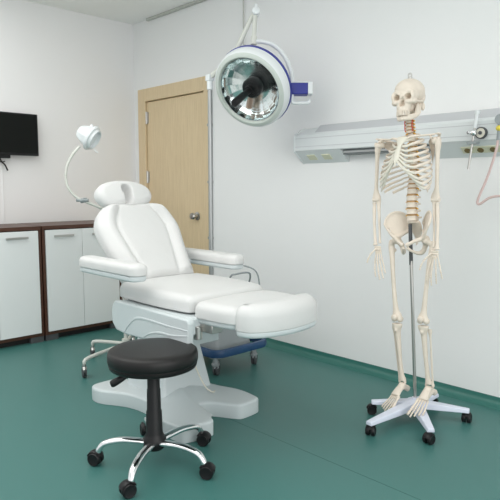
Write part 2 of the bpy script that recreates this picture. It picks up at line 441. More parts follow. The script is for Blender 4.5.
t = thing('hose_valve', 'valve with a pink hose hanging in a loop at the right picture edge', 'hose', (2.93, 1.255, 1.44))
bm = nb(); cyl(bm, (2.958, 1.252, 1.500), (2.90, 1.252, 1.500), .026); cyl(bm, (2.915, 1.256, 1.49), (2.915, 1.260, 1.40), .011); obj('valve', bm, M['gplas'], t)
bm = nb(); ball(bm, (2.915, 1.256, 1.458), (.02, .02, .016)); obj('collar', bm, M['yellow'], t)
bm = nb(); tube(bm, [(2.915, 1.262, 1.41), (2.92, 1.275, 1.34), (2.93, 1.315, 1.22), (2.93, 1.355, 1.12), (2.93, 1.362, 1.088), (2.93, 1.345, 1.085), (2.93, 1.30, 1.115), (2.93, 1.24, 1.125), (2.93, 1.15, 1.11)], .0065, sub=6); obj('hose', bm, M['hose'], t)

# ================================================================== CASTOR (part)
def castor(parent, x, y, r, yaw, ztop, mw=None, mh=None, w=.022, stem=.008):
    mw = mw or M['black']; mh = mh or M['black']
    R_ = Matrix.Rotation(yaw, 3, 'Z'); off = r * .45
    c = Vector((x, y, 0)) + R_ @ Vector((off, 0, r)); ax = R_ @ Vector((0, 1, 0))
    bm = nb()
    for s in (-1, 1):
        m_, _ = axis(c + ax * s * w * .18, c + ax * s * w)
        lathe(bm, [(r * .3, 0), (r * .92, 0), (r, w * .12), (r, w * .6), (r * .85, w * .82), (r * .45, w * .7), (0, w * .75)], m_, 28)
    wheel_bm = bm
    bm = nb(); P = []
    for k in range(9):                                      # hood over the wheels
        a = math.radians(20 + 130 * k / 8); P.append((c + R_ @ Vector((math.cos(a) * (r + .003), 0, math.sin(a) * (r + .003)))))
    tube(bm, P, [(.003, w * .75)] * 9 if False else [(w * .8, .004)] * 9, seg=8, ref=tuple(ax.cross(Vector((0, 0, 1)))) if False else (0, 0, 1))
    cyl(bm, (x, y, r * 1.2), (x, y, ztop), stem * 1.3, stem, seg=14); ball(bm, (x, y, r * 1.75), (stem * 1.7, stem * 1.7, r * .35))
    cyl(bm, c - ax * w * .9, c + ax * w * .9, r * .2, seg=10)
    cs = obj('castor', bm, mh, parent)
    obj('wheel', wheel_bm, mw, cs)
    return cs

# ================================================================== TREATMENT CHAIR
CX = 1.84
ch = thing('treatment_chair', 'white padded reclining treatment chair in the middle of the green floor', 'treatment chair', (CX, 2.45, 0))
# splayed base: an H plate with four feet
out = [(1.555, 2.09), (1.575, 2.055), (1.70, 2.035), (1.735, 2.06), (1.765, 2.20), (1.80, 2.245), (1.84, 2.240), (1.875, 2.20), (1.925, 2.11), (1.955, 2.085), (2.06, 2.09), (2.09, 2.12),
       (2.10, 2.26), (2.06, 2.40), (2.04, 2.55), (2.08, 2.68), (2.14, 2.80), (2.14, 2.90), (2.10, 2.93), (1.98, 2.93), (1.94, 2.86), (1.89, 2.76), (1.80, 2.76), (1.74, 2.86), (1.70, 2.89), (1.58, 2.89), (1.54, 2.86),
       (1.54, 2.77), (1.61, 2.64), (1.635, 2.52), (1.625, 2.38), (1.55, 2.24)]
o_ = resample(sm(out, 4), 160)
bm = pad([tuple(p) for p in o_], .078, .014, .003, Matrix.Identity(4), center=(1.84, 2.5), n=200, rings=8,
         hf=lambda x, y, s: .045 * math.exp(-((x - 1.84) ** 2 / .022 + (y - 2.5) ** 2 / .06)) * max(0, s - .9))
obj('base', bm, M['wplas'], ch)
bm = nb(); prism(bm, rrect(1.695, 2.03, 2.41, 2.77, .025), .075, .40, rrect(1.75, 1.975, 2.47, 2.71, .025)); obj('pedestal', bm, M['wplas'], ch, bevel=.004)
bm = nb(); prism(bm, rrect(1.66, 1.94, 2.24, 2.70, .02), .385, .575); obj('lift_housing', bm, M['wplas'], ch, bevel=.004)
# side skirts with an embossed swoosh
for sx, nm in ((1.515, 0), (2.165, 1)):
    d = 1 if sx > CX else -1
    bm = nb(); prof = [(2.57, .592), (2.59, .56), (2.585, .49), (2.55, .455), (2.46, .447), (2.20, .455), (1.985, .462), (1.965, .475), (1.955, .585), (1.965, .602), (2.55, .606)]
    A = [bm.verts.new((sx, y, z)) for y, z in prof]; B_ = [bm.verts.new((sx + d * -.035, y, z)) for y, z in prof]; n = len(prof)
    for k in range(n): bm.faces.new((A[k], A[(k + 1) % n], B_[(k + 1) % n], B_[k]))
    bm.faces.new(A); bm.faces.new(B_[::-1]); sk = obj('side_skirt', bm, M['wplas'], ch, bevel=.008, seg=3)
    bm = nb()
    tube(bm, [(sx + d * .0, 2.47, .455), (sx, 2.43, .50), (sx, 2.36, .545), (sx, 2.25, .553), (sx, 2.12, .55), (sx, 1.962, .553)], [(.003, .002), (.004, .004), (.004, .006), (.004, .006), (.003, .005), (.002, .003)], sub=6, seg=8)
    tube(bm, [(sx, 2.30, .462), (sx, 2.25, .49), (sx, 2.17, .508), (sx, 2.08, .512), (sx, 1.962, .530)], [(.003, .002), (.004, .004), (.004, .006), (.004, .005), (.002, .003)], sub=6, seg=8)
    obj('swoosh', bm, M['wplas'], sk)
bm = nb(); box(bm, (1.55, 1.98, .52), (2.13, 2.56, .60)); obj('seat_frame', bm, M['wplas'], ch, bevel=.01)
bm = nb(); box(bm, (1.60, 1.90, .535), (1.66, 2.05, .575)); cyl(bm, (1.57, 2.0, .55), (2.10, 2.0, .55), .016); box(bm, (2.02, 1.90, .535), (2.08, 2.05, .575)); cyl(bm, (1.59, 1.985, .50), (1.59, 1.985, .56), .02); obj('leg_hinge', bm, M['steel'], ch, bevel=.003)
# seat cushion
soft = lambda cx, cy, wx, wy, a: (lambda x, y, s: a * (1 - min(1, ((x - cx) / wx) ** 2)) * (1 - min(1, ((y - cy) / wy) ** 2)))
seat_o = sm([(1.575, 2.085), (1.60, 2.035), (1.7, 2.022), (1.82, 2.018), (1.94, 2.022), (2.045, 2.035), (2.075, 2.085), (2.095, 2.30), (2.10, 2.57), (2.07, 2.62), (1.84, 2.63), (1.61, 2.62), (1.57, 2.57), (1.56, 2.30)], 6)
bm = pad(seat_o, .074, .034, .008, Matrix.Translation((0, 0, .608)), hf=soft(1.83, 2.32, .28, .31, .020)); obj('seat_cushion', bm, M['vinyl'], ch)
# leg section
leg_o = sm([(1.582, 1.93), (1.585, 1.995), (1.63, 2.014), (1.82, 2.018), (2.00, 2.014), (2.035, 1.995), (2.045, 1.93), (2.045, 1.80), (2.01, 1.755), (1.83, 1.745), (1.65, 1.755), (1.60, 1.80)], 6)
bm = pad(leg_o, .072, .034, .008, Matrix.Translation((0, 0, .594)), hf=lambda x, y, s: .016 * (1 - min(1, ((x - 1.82) / .24) ** 2)) * (1 - min(1, ((y - 1.89) / .14) ** 2)) + .006 * math.exp(-((abs(x - 1.84) - .12) / .03) ** 2) * 0)
obj('leg_cushion', bm, M['vinyl'], ch)
shell_o = sm([(1.592, 1.95), (1.63, 1.995), (2.00, 1.995), (2.035, 1.95), (2.035, 1.82), (2.00, 1.77), (1.82, 1.76), (1.65, 1.77), (1.605, 1.82)], 6)
bm = pad(shell_o, .028, .006, .014, Matrix.Translation((0, 0, .570))); obj('leg_shell', bm, M['wplas'], ch)
# bolster across the foot end
bol_o = sm([(1.618, 1.735), (1.618, 1.768), (1.645, 1.784), (1.74, 1.772), (1.83, 1.768), (1.92, 1.772), (2.015, 1.784), (2.055, 1.765), (2.065, 1.730), (2.045, 1.685), (1.98, 1.648), (1.84, 1.628), (1.71, 1.650), (1.64, 1.690)], 6)
bm = pad(bol_o, .115, .050, .010, Matrix.Translation((0, 0, .567)), center=(1.84, 1.708), hf=lambda x, y, s: .006 * (1 - ((x - 1.84) / .3) ** 2)); obj('foot_bolster', bm, M['vinyl'], ch)
rim_o = [(1.84 + (x - 1.84) * .985, 1.708 + (y - 1.708) * .96) for x, y in bol_o]
bm = pad(rim_o, .026, .004, .014, Matrix.Translation((0, 0, .545)), center=(1.84, 1.708)); obj('foot_shell', bm, M['wplas'], ch)
# backrest: local x = width, local y = up the back, z = out of the pad
tilt = math.radians(52)
up = Vector((0, math.cos(tilt), math.sin(tilt))); nrm = Vector((0, -math.sin(tilt), math.cos(tilt)))
BM = Matrix(((1, up.x, nrm.x, CX + .004), (0, up.y, nrm.y, 2.645), (0, up.z, nrm.z, .635), (0, 0, 0, 1)))
L = .53
half = [(.0, .0), (.19, .0), (.222, .025), (.230, .10), (.245, .21), (.262, .32), (.258, .38), (.232, .44), (.185, .487), (.125, .508), (.06, .510), (0, .500)]
bo = [(x, y) for x, y in half] + [(-x, y) for x, y in half[-2:0:-1]]
def back_h(x, y, s):
    ax = abs(x)
    seam = .158 - .085 * max(0, (y - .34) / .18) ** 1.6 if y > .34 else .158 - .055 * ((.34 - y) / .34) ** 1.3   # seam x at height y
    g = -.012 * math.exp(-((ax - seam) / .013) ** 2)
    wing = .020 * math.exp(-((ax - seam - .048) / .036) ** 2)
    cen = .010 * (1 - min(1, (x / .2) ** 2))
    top = .012 * math.exp(-((y - .46) / .05) ** 2) * (1 if ax > seam else .3)
    return (g + wing + cen + top) * min(1, max(0, s))
bm = pad(sm(bo, 6), .085, .040, .012, BM, center=(0, .26), hf=back_h, n=160, rings=34); obj('backrest', bm, M['vinyl'], ch)
bm = pad(sm([(x * .93, .26 + (y - .26) * .94) for x, y in bo], 6), .03, .006, .018, BM @ Matrix.Translation((0, 0, -.028)), center=(0, .26)); obj('back_shell', bm, M['wplas'], ch)
bm = nb(); tube(bm, [BM @ Vector((-.2, .02, -.02)), BM @ Vector((-.2, -.06, -.03)), (CX - .2, 2.50, .575)], .015, sub=4); obj('back_hinge', bm, M['steel'], ch)
bm = nb(); tube(bm, [BM @ Vector((.2, .02, -.02)), BM @ Vector((.2, -.06, -.03)), (CX + .2, 2.50, .575)], .015, sub=4); obj('back_hinge', bm, M['steel'], ch)
# headrest, a bean shaped pad with a breathing slot
ht = math.radians(60); hu = Vector((0, math.cos(ht), math.sin(ht))); hn = Vector((0, -math.sin(ht), math.cos(ht)))
ho = BM @ Vector((-.018, L - .014, .016))
HM = Matrix(((1, hu.x, hn.x, ho.x), (0, hu.y, hn.y, ho.y), (0, hu.z, hn.z, ho.z), (0, 0, 0, 1)))
hh = [(0, -.012), (.05, -.022), (.10, -.018), (.155, .010), (.178, .050), (.168, .095), (.125, .128), (.06, .146), (0, .150)]
hb = [(x, y) for x, y in hh] + [(-x, y) for x, y in hh[-2:0:-1]]
def head_h(x, y, s):
    d = math.hypot(x, max(0, y - .080) if y > .080 else 0)
    hole = -.066 / (1 + math.exp((d - (.026 if y > .055 else .020)) / .0028))
    return (hole + .012 * (1 - min(1, (x / .17) ** 2)) * (1 - min(1, ((y - .06) / .09) ** 2))) * min(1, s)
bm = pad(sm(hb, 6), .075, .036, .016, HM, center=(0, .06), hf=head_h, n=160, rings=34); obj('headrest', bm, M['vinyl'], ch)
for s in (-.05, .05): bm = nb(); cyl(bm, BM @ Vector((s, .44, -.005)), HM @ Vector((s, .07, .01)), .008); obj('headrest_post', bm, M['steel'], ch)
# armrests
for x0, x1, y0, y1, z in ((1.445, 1.545, 2.275, 2.81, .812), (2.135, 2.235, 2.345, 2.90, .797)):
    xc = (x0 + x1) / 2
    o2 = rrect(x0, x1, y0, y1, .042)
    bm = pad(o2, .052, .022, .006, Matrix.Translation((0, 0, z - .054)), center=(xc, (y0 + y1) / 2), hf=lambda x, y, s: .003 * min(1, s)); ar = obj('armrest', bm, M['vinyl'], ch)
    bm = pad(rrect(x0 + .004, x1 - .004, y0 + .006, y1 - .006, .038), .026, .003, .010, Matrix.Translation((0, 0, z - .081)), center=(xc, (y0 + y1) / 2)); obj('armrest_shell', bm, M['wplas'], ar)
    d = 1 if xc < CX else -1
    xi = BM @ Vector((d * .20, .14, .02))
    bm = nb(); tube(bm, [(xc, y1 - .16, z - .060), (xc - d * -.06, y1 - .16, z - .062), (xi.x, xi.y, xi.z)], .012, sub=5); obj('armrest_bracket', bm, M['wplas'], ar)
# cord to the pedestal
bm = nb(); tube(bm, [(1.86, 2.42, .36), (1.87, 2.35, .22), (1.89, 2.30, .13), (1.93, 2.29, .095), (1.97, 2.32, .084)], .004, sub=6); obj('power_cord', bm, M['cart'], ch)

# ================================================================== STOOL
SX, SY = 1.368, 2.010
st = thing('round_stool', 'black round swivel stool with chrome five star base in front of the chair', 'stool', (SX, SY, 0))
T = Matrix.Translation((SX, SY, 0))
bm = nb(); lathe(bm, [(0, .420), (.172, .420), (.181, .424), (.184, .432), (.1845, .438)], T, 72)
lathe(bm, [(.1845, .438), (.1815, .4395), (.1815, .4415), (.186, .443), (.189, .454), (.1885, .476), (.185, .489), (.174, .4965), (.14, .499), (0, .500)], T, 72); obj('seat', bm, M['leather'], st, angle=70)
bm = nb(); lathe(bm, [(0, .40), (.075, .40), (.085, .4185), (0, .4185)], T, 32); obj('mounting_plate', bm, M['black'], st)
bm = nb(); lathe(bm, [(0, .06), (.036, .06), (.048, .075), (.050, .105), (.040, .120), (.036, .130), (.033, .225), (.030, .232), (.0285, .32), (.0265, .325), (.0265, .405), (0, .405)], T, 40); obj('column', bm, M['black'], st)
bm = nb(); tube(bm, [(SX - .03, SY + .01, .398), (SX - .10, SY + .05, .390), (SX - .115, SY + .058, .384)], .004, sub=4); lv = obj('lever', bm, M['steel'], st)
bm = nb(); tube(bm, [(SX - .098, SY + .048, .391), (SX - .112, SY + .057, .382), (SX - .145, SY + .08, .360), (SX - .155, SY + .085, .355)], [.008, .013, .016, .010], sub=4); obj('lever_grip', bm, M['black'], lv)
for px_, py_ in ((1.178, 2.150), (1.142, 1.840), (1.431, 1.755), (1.615, 2.0), (1.490, 2.255)):
    d = Vector((px_ - SX, py_ - SY, 0)); Rr = .255; d.normalize(); c = Vector((SX, SY, 0))
    if True: Rr = Vector((px_ - SX, py_ - SY)).length
    bm = nb(); tube(bm, [c + d * .03 + Vector((0, 0, .090)), c + d * .08 + Vector((0, 0, .098)), c + d * (Rr * .6) + Vector((0, 0, .104)), c + d * (Rr * .88) + Vector((0, 0, .094)), c + d * (Rr - .004) + Vector((0, 0, .068)), c + d * Rr + Vector((0, 0, .052))],
                    [(.021, .013), (.020, .013), (.018, .013), (.016, .012), (.014, .013), (.013, .012)], sub=6, seg=16)
    obj('leg', bm, M['chrome'], st)
    p = c + d * Rr; castor(st, p.x, p.y, .029, math.atan2(d.y, d.x) + random.uniform(-1.2, 1.2), .058, w=.024, stem=.009)

# ================================================================== MOBILE SURGICAL LAMP
LX, LY = 2.47, 2.93
lp = thing('surgical_lamp', 'blue and white round surgical lamp on a mobile castor base behind the chair', 'surgical lamp', (LX, LY, 0))
bo_ = rrect(2.24, 2.69, 2.62, 3.22, .07)
bm = nb(); prism(bm, rrect(2.30, 2.64, 2.70, 3.16, .05), .11, .42, rrect(2.34, 2.60, 2.76, 3.10, .05)); obj('battery_box', bm, M['gplas'], lp, bevel=.008)
bm = nb(); P = resample(bo_, 72); P3 = [(p.x, p.y, .158) for p in P]
A = []
for i, p in enumerate(P):
    t_ = (P[(i + 1) % 72] - P[i - 1]).normalized(); n_ = Vector((t_.y, -t_.x)); ring = []
    for a, b in ((-.014, -.022), (.012, -.022), (.016, -.012), (.016, .012), (.012, .022), (-.014, .022)):
        ring.append(bm.verts.new((p.x + n_.x * a, p.y + n_.y * a, .158 + b)))
    A.append(ring)
for i in range(72):
    for k in range(6): bm.faces.new((A[i][k], A[i][(k + 1) % 6], A[(i + 1) % 72][(k + 1) % 6], A[(i + 1) % 72][k]))
obj('bumper', bm, M['dblue'], lp)
bm = nb(); box(bm, (2.26, 2.66, .115), (2.67, 2.72, .150)); box(bm, (2.26, 3.12, .115), (2.67, 3.18, .150)); box(bm, (2.42, 2.72, .112), (2.52, 3.12, .145)); obj('base_frame', bm, M['gplas'], lp, bevel=.006)
for x, y in ((2.63, 2.70), (2.30, 2.70), (2.30, 3.15), (2.63, 3.15)): castor(lp, x, y, .042, .6, .125, mw=M['rubber'], mh=M['gplas'], w=.016, stem=.016)
bm = nb(); cyl(bm, (2.48, 2.95, .40), (2.48, 2.95, 1.82), .013); obj('post', bm, M['alu'], lp)
bm = nb(); cyl(bm, (2.48, 2.95, 1.79), (2.48, 2.95, 1.87), .019); box(bm, (2.458, 2.93, 1.845), (2.502, 2.97, 1.885)); obj('post_joint', bm, M['white'], lp, bevel=.004)
# rail and cables seen past the armrest
bm = nb(); tube(bm, [(2.42, 2.78, .42), (2.42, 2.70, .60), (2.44, 2.66, .63), (2.54, 2.66, .63), (2.58, 2.68, .60), (2.60, 2.72, .54), (2.60, 2.80, .42)], .006, sub=6); obj('push_handle', bm, M['gplas'], lp)
bm = nb(); tube(bm, [(2.47, 2.93, .66), (2.50, 2.82, .69), (2.55, 2.72, .67), (2.62, 2.66, .62), (2.64, 2.66, .45), (2.60, 2.70, .24)], .005, sub=6)
obj('cable', bm, M['gplas'], lp)
# lamp head frame: local x to the right of the dish, y up, z out toward the patient side
az = math.radians(43.889); pt = math.radians(6.1466)
Fv = Vector((math.sin(az) * math.cos(pt), math.cos(az) * math.cos(pt), -math.sin(pt))); Rv = Vector((math.cos(az), -math.sin(az), 0)); Uv = Rv.cross(Fv)
HC = Vector((2.545, 2.658, 1.757))                  # dish centre
def hp(a, b, c=0): return HC + Rv * a + Uv * b - Fv * c
bm = nb(); tube(bm, [(2.48, 2.95, 1.868), hp(-.10, .22, -.06), hp(.015, .455, -.02), hp(.045, .49, 0)], [(.013, .018), (.013, .018), (.011, .015), (.011, .013)], seg=12); obj('spring_arm', bm, M['tube'], lp)
bm = nb(); m_, _ = axis(hp(.045, .485, -.03), hp(.045, .485, .03)); lathe(bm, [(0, 0), (.022, 0), (.024, .004), (.024, .056), (.018, .060), (0, .060)], m_, 28)
cyl(bm, hp(.045, .50, 0), hp(.045, .535, 0), .009); obj('elbow_joint', bm, M['white'], lp, bevel=.002)
bm = nb(); cyl(bm, hp(.040, .47, 0), hp(.032, .31, 0), .014); cyl(bm, hp(.034, .335, 0), hp(.031, .285, 0), .019); obj('drop_tube', bm, M['tube'], lp)
bm = nb(); tube(bm, [hp(.031, .30, 0), hp(.07, .305, 0), hp(.15, .285, -.005), hp(.215, .225, -.01), hp(.255, .14, -.01), hp(.27, .06, -.01), hp(.272, -.01, -.01)], .0135, sub=8, seg=14); obj('yoke', bm, M['white'], lp)
r35 = math.radians(38); t42 = math.radians(47)
maj = Rv * math.cos(r35) - Uv * math.sin(r35); mn = -Rv * math.sin(r35) - Uv * math.cos(r35)
N = -Fv * math.cos(t42) + mn * math.sin(t42); yv = N.cross(maj)
LM = Matrix(((maj.x, yv.x, N.x, HC.x), (maj.y, yv.y, N.y, HC.y), (maj.z, yv.z, N.z, HC.z), (0, 0, 0, 1)))
bm = nb(); lathe(bm, [(.207, -.004), (.207, .004), (.212, .007), (.228, .004), (.236, -.004)], LM, 96); lathe(bm, [(.207, -.004), (.200, -.010)], LM, 96); dish = obj('front_bezel', bm, M['bezel'], lp)
bm = nb(); lathe(bm, [(.236, -.004), (.246, -.016), (.250, -.045), (.249, -.068)], LM, 96); obj('white_housing', bm, M['white'], lp)
bm = nb(); lathe(bm, [(.249, -.068), (.253, -.070), (.252, -.088), (.244, -.096), (.20, -.118), (.12, -.135), (0, -.140)], LM, 96); obj('blue_housing', bm, M['blue'], lp)
bm = nb(); prof = [(.200, -.010)]
for k in range(1, 13):
    a = k / 12; prof.append((.200 * math.cos(a * PI / 2 * .98) ** .8 if k < 12 else .0, -.010 - .088 * math.sin(a * PI / 2)))
lathe(bm, prof, LM, 20); obj('reflector', bm, M['mirror'], lp, angle=4)
bm = nb(); lathe(bm, [(0, -.095), (.055, -.095), (.062, -.080), (.062, -.035), (.052, -.022), (.030, -.020), (.028, .0), (0, .0)], LM, 40); obj('hub', bm, M['black'], lp)
bm = nb(); lathe(bm, [(0, -.03), (.018, -.03), (.018, .05), (.022, .06), (.024, .18), (.020, .190), (0, .192)], LM, 32); obj('sterile_handle', bm, M['black'], lp)
bm = nb()
for k in range(7):
    lathe(bm, [(.026 - .001 * k, -.062 + .0), (.030 - .001 * k, -.059), (.026 - .001 * k, -.056)], LM @ Matrix.Translation((.028 + .008 * k, -.055 - .010 * k, .012)) @ Matrix.Rotation(math.radians(55), 4, Vector((1, 1, 0))) , 20) if False else None
c0 = LM @ Vector((.022, -.052, -.045)); c1 = LM @ Vector((.048, -.125, -.035)); dv = (c1 - c0)
for k in range(6):
    q = c0 + dv * (.15 + .15 * k); m_, _ = axis(q, q + dv * .07); lathe(bm, [(0, 0), (.020, 0), (.022, dv.length * .03), (.020, dv.length * .07), (0, dv.length * .07)], m_, 20)
cyl(bm, c0, c1, .014); obj('bulb_cage', bm, M['copper'], lp)
bm = nb(); lathe(bm, [(.030, -.0075), (.2065, -.0075), (.2065, -.0055), (.030, -.0055), (.030, -.0075)], LM, 64); obj('cover_glass', bm, M['clear'], lp)
# control box and side handle
bm = nb(); ball(bm, hp(.225, .012, -.03), .036); obj('pivot_knuckle', bm, M['blue'], lp)
bm2 = bm; bm = nb(); RB = Matrix((Rv, Uv, -Fv)).transposed()
def lbox(bm, c, hx, hy, hz):
    vs = box(bm, (-hx, -hy, -hz), (hx, hy, hz))
    for v in vs: v.co = RB @ v.co + c
lbox(bm, hp(.300, .015, -.02), .066, .036, .03); obj('control_box', bm, M['blue'], lp, bevel=.006)
bm = nb(); lbox(bm, hp(.300, .052, -.02), .070, .004, .032); lbox(bm, hp(.378, .017, -.02), .014, .037, .033); obj('box_cover', bm, M['white'], lp, bevel=.003)
bm = nb(); tube(bm, [hp(.268, -.01, -.01), hp(.268, -.055, -.01), hp(.272, -.068, -.01), hp(.29, -.072, -.01), hp(.36, -.070, -.01), hp(.372, -.066, -.01)], .011, sub=5, seg=12); tube(bm, [hp(.37, -.07, -.01), hp(.374, -.052, -.01)], .010); obj('side_handle', bm, M['white'], lp)

# thin cord with a hook on the wall behind the lamp
bm = nb(); tube(bm, [(3.045, 3.235, 2.60), (3.045, 3.235, 2.30), (3.045, 3.237, 2.225), (3.04, 3.222, 2.205), (3.04, 3.205, 2.20), (3.04, 3.195, 2.17), (3.04, 3.197, 2.14)], .0045, sub=5)
cyl(bm, (3.045, 3.235, 2.59), (3.0595, 3.235, 2.60), .010)
setp(obj('wall_hook', bm, M['trim']), 'thin grey wall hook behind the elbow of the surgical lamp', 'hook')

# ================================================================== MAGNIFIER LAMP ON ROLLING STAND
mg = thing('magnifying_lamp', 'white gooseneck magnifying lamp on a small rolling stand behind the headrest', 'examination lamp', (2.05, 3.40, 0))
gx, gy = 2.06, 3.34
def mp_(u, v, D=3.78): return Vector((0, 0, 1.17)) + Fv * D + Rv * ((u - 250) / 585 * D) - Uv * ((v - 250) / 585 * D)
bm = nb(); cyl(bm, (gx, gy, .10), (gx, gy, 1.0), .0135); obj('pole', bm, M['tube'], mg)
bm = nb(); cyl(bm, (gx, gy, .09), (gx, gy, .16), .028); obj('hub', bm, M['tube'], mg)
for a, Rr in ((197, .385), (115, .27), (50, .36), (-20, .36), (262, .36)):
    ar_ = math.radians(a); d = Vector((math.cos(ar_), math.sin(ar_), 0))
    bm = nb(); c = Vector((gx, gy, 0)); tube(bm, [c + d * .02 + Vector((0, 0, .125)), c + d * (Rr * .9) + Vector((0, 0, .118)), c + d * Rr + Vector((0, 0, .09))], [(.011, .013), (.011, .012), (.011, .011)], sub=4, seg=12)
    obj('leg', bm, M['tube'], mg); p = c + d * Rr; castor(mg, p.x, p.y, .036, 1.2, .095, mw=M['rubber'], mh=M['steel'], w=.013, stem=.009)
A0 = Vector((1.838, 3.488, 1.085)); HB = Vector((1.868, 3.506, 1.428))
bm = nb(); tube(bm, [(gx, gy, .985), (2.03, 3.40, .99), (1.93, 3.43, 1.042), (1.85, 3.475, 1.082)], .0095, sub=5); obj('support_arm', bm, M['tube'], mg)
bm = nb(); ball(bm, (1.845, 3.48, 1.082), (.018, .018, .016)); cyl(bm, (1.815, 3.50, 1.085), (1.875, 3.45, 1.085), .010); cyl(bm, (1.86, 3.47, 1.07), (1.86, 3.47, 1.10), .012); obj('joint', bm, M['gplas'], mg)
bm = nb(); tube(bm, [(1.838, 3.482, 1.085), (1.795, 3.515, 1.13), (1.768, 3.535, 1.20), (1.772, 3.535, 1.29), (1.805, 3.52, 1.37), (1.850, 3.50, 1.430)], .0085, sub=8, seg=12); obj('gooseneck', bm, M['tube'], mg)
hc = Vector((1.895, 3.46, 1.492)); dirn = (Rv * .86 - Uv * .50 - Fv * .06).normalized()
m_ = Matrix.Translation(hc) @ dirn.to_track_quat('Z', 'Y').to_matrix().to_4x4()
bm = nb(); lathe(bm, [(0, -.072), (.034, -.072), (.044, -.066), (.062, -.028), (.068, .0), (.070, .012), (0, .012)], m_, 8); hd = obj('lamp_head', bm, M['white'], mg, bevel=.004)
bm = nb(); lathe(bm, [(.070, .013), (.082, .013), (.084, .020), (.080, .030), (.066, .034), (.066, .05), (.058, .052), (.056, .030), (0, .030)], m_, 40); obj('lens_ring', bm, M['white'], hd)
bm = nb(); cyl(bm, hc + Uv * .085 + dirn * .02, hc + Uv * .060 + dirn * .025, .010); tube(bm, [hc - Uv * .06 + dirn * .04, hc - Uv * .072 + dirn * .055, hc - Uv * .066 + dirn * .07], .003, sub=4); obj('knob', bm, M['white'], hd)

# ================================================================== SKELETON STAND
ss = thing('skeleton_stand', 'pale five legged castor stand holding up the skeleton by a steel pole', 'stand', (2.62, 1.5, 0))
bm = nb(); cyl(bm, (2.62, 1.5, .06), (2.615, 1.546, .80), .0085); cyl(bm, (2.615, 1.546, .80), (2.612, 1.556, .97), .007); obj('pole', bm, M['steel'], ss)
bm = nb(); cyl(bm, (2.616, 1.546, .78), (2.612, 1.556, .985), .0095); obj('pole_sleeve', bm, M['rubber'], ss)
bm = nb(); lathe(bm, [(0, .050), (.045, .050), (.045, .086), (.020, .090), (.020, .100), (0, .100)], Matrix.Translation((2.62, 1.5, 0)), 32); obj('hub', bm, M['stand'], ss, bevel=.002)
for x, y in ((2.49, 1.662), (2.249, 1.52), (2.384, 1.285), (2.723, 1.277), (2.81, 1.495)):
    c = Vector((2.62, 1.5, 0)); d = Vector((x, y, 0)) - c; Lr = d.length; d.normalize(); s = Vector((-d.y, d.x, 0))
    bm = nb(); V = []
    for r, w, zt, zb in ((.02, .034, .086, .052), (Lr * .5, .028, .082, .053), (Lr - .02, .020, .076, .055), (Lr + .014, .018, .074, .055)):
        V.append([bm.verts.new(c + d * r + s * w * q + Vector((0, 0, z))) for q, z in ((-1, zb), (1, zb), (.8, zt), (-.8, zt))])
    for A, B_ in zip(V, V[1:]):
        for k in range(4): bm.faces.new((A[k], A[(k + 1) % 4], B_[(k + 1) % 4], B_[k]))
    bm.faces.new(V[0][::-1]); bm.faces.new(V[-1]); obj('leg', bm, M['stand'], ss, bevel=.004)
    castor(ss, x, y, .024, random.uniform(0, 6), .066, w=.022, stem=.008)

# ================================================================== SKELETON
# local axes: x = its left side, y = forward, z = up
LEAN = .050
sk = bpy.data.objects.new('anatomical_skeleton', None); COL.objects.link(sk)
setp(sk, 'cream life size human skeleton model hanging on the castor stand', 'skeleton')
sk.location = (2.62, 1.5, 0)
rotm = Matrix(((0, -1, 0), (-1, 0, 0), (0, 0, 1)))          # (l,f,z) -> world (-f,-l,z): a reflection, so keep x flipped below
# proper rotation: local x = -left ; facing local +y -> world -X
# world = Rz(90deg): x->+Y, y->-X   so local x = its right side
sk.rotation_euler = Matrix(((0, -1, 0), (1, 0, 0), (0, 0, 1))).to_euler()
sk.rotation_euler = (Matrix.Rotation(0, 3, 'X') @ Matrix(((0, -1, 0), (1, 0, 0), (0, 0, 1)))).to_euler()
sk.rotation_euler = (Matrix.Rotation(-LEAN, 3, 'X') @ Matrix(((0, -1, 0), (1, 0, 0), (0, 0, 1)))).to_euler()
def K(l, f, z): return Vector((-l, f, z))
def kp(*pts): return [K(*p) for p in pts]
def bone(name, bm, m=None, parent=sk, label=None): return obj(name, bm, m or M['bone'], parent, space='local', angle=60, label=label)

# ---- skull
def e(bm, l, f, z, a, b, c, seg=20): ball(bm, K(l, f, z), (a, b, c), seg)
SKM = Matrix.Translation((0, .01, 1.60)) @ Matrix.Scale(1.05, 4) @ Matrix.Translation((0, -.01, -1.60)) @ Matrix.Rotation(math.radians(7), 4, 'Z')
bm = nb()
e(bm, 0, .006, 1.637, .0665, .086, .060, 32); e(bm, 0, .030, 1.640, .058, .066, .050, 24); e(bm, 0, -.03, 1.615, .058, .055, .048, 24)
e(bm, 0, .062, 1.612, .045, .036, .030); e(bm, 0, .045, 1.578, .030, .042, .030)
e(bm, 0, .072, 1.562, .033, .028, .028); e(bm, 0, .078, 1.543, .030, .025, .014)
e(bm, 0, .0, 1.588, .045, .06, .025)
for s in (-1, 1):
    e(bm, s * .026, .080, 1.627, .024, .012, .009); e(bm, s * .046, .068, 1.582, .016, .018, .014); e(bm, s * .0475, .078, 1.606, .0105, .016, .024); e(bm, s * .046, .055, 1.612, .016, .022, .024)
    e(bm, s * .028, .084, 1.580, .024, .014, .012); e(bm, s * .058, -.006, 1.562, .010, .012, .020)
    tube(bm, kp((s * .048, .072, 1.583), (s * .060, .050, 1.582), (s * .065, .025, 1.583), (s * .062, .0, 1.588)), [(.006, .008), (.004, .006), (.004, .006), (.006, .008)], sub=4, seg=8)
tube(bm, kp((0, .090, 1.618), (0, .102, 1.603), (0, .108, 1.592)), [(.009, .008), (.006, .006), (.005, .004)], sub=3, seg=8)
e(bm, 0, .018, 1.560, .036, .036, .026)
ct = nb()
for s in (-1, 1):
    e(ct, s * .0275, .094, 1.6035, .0150, .044, .0135)
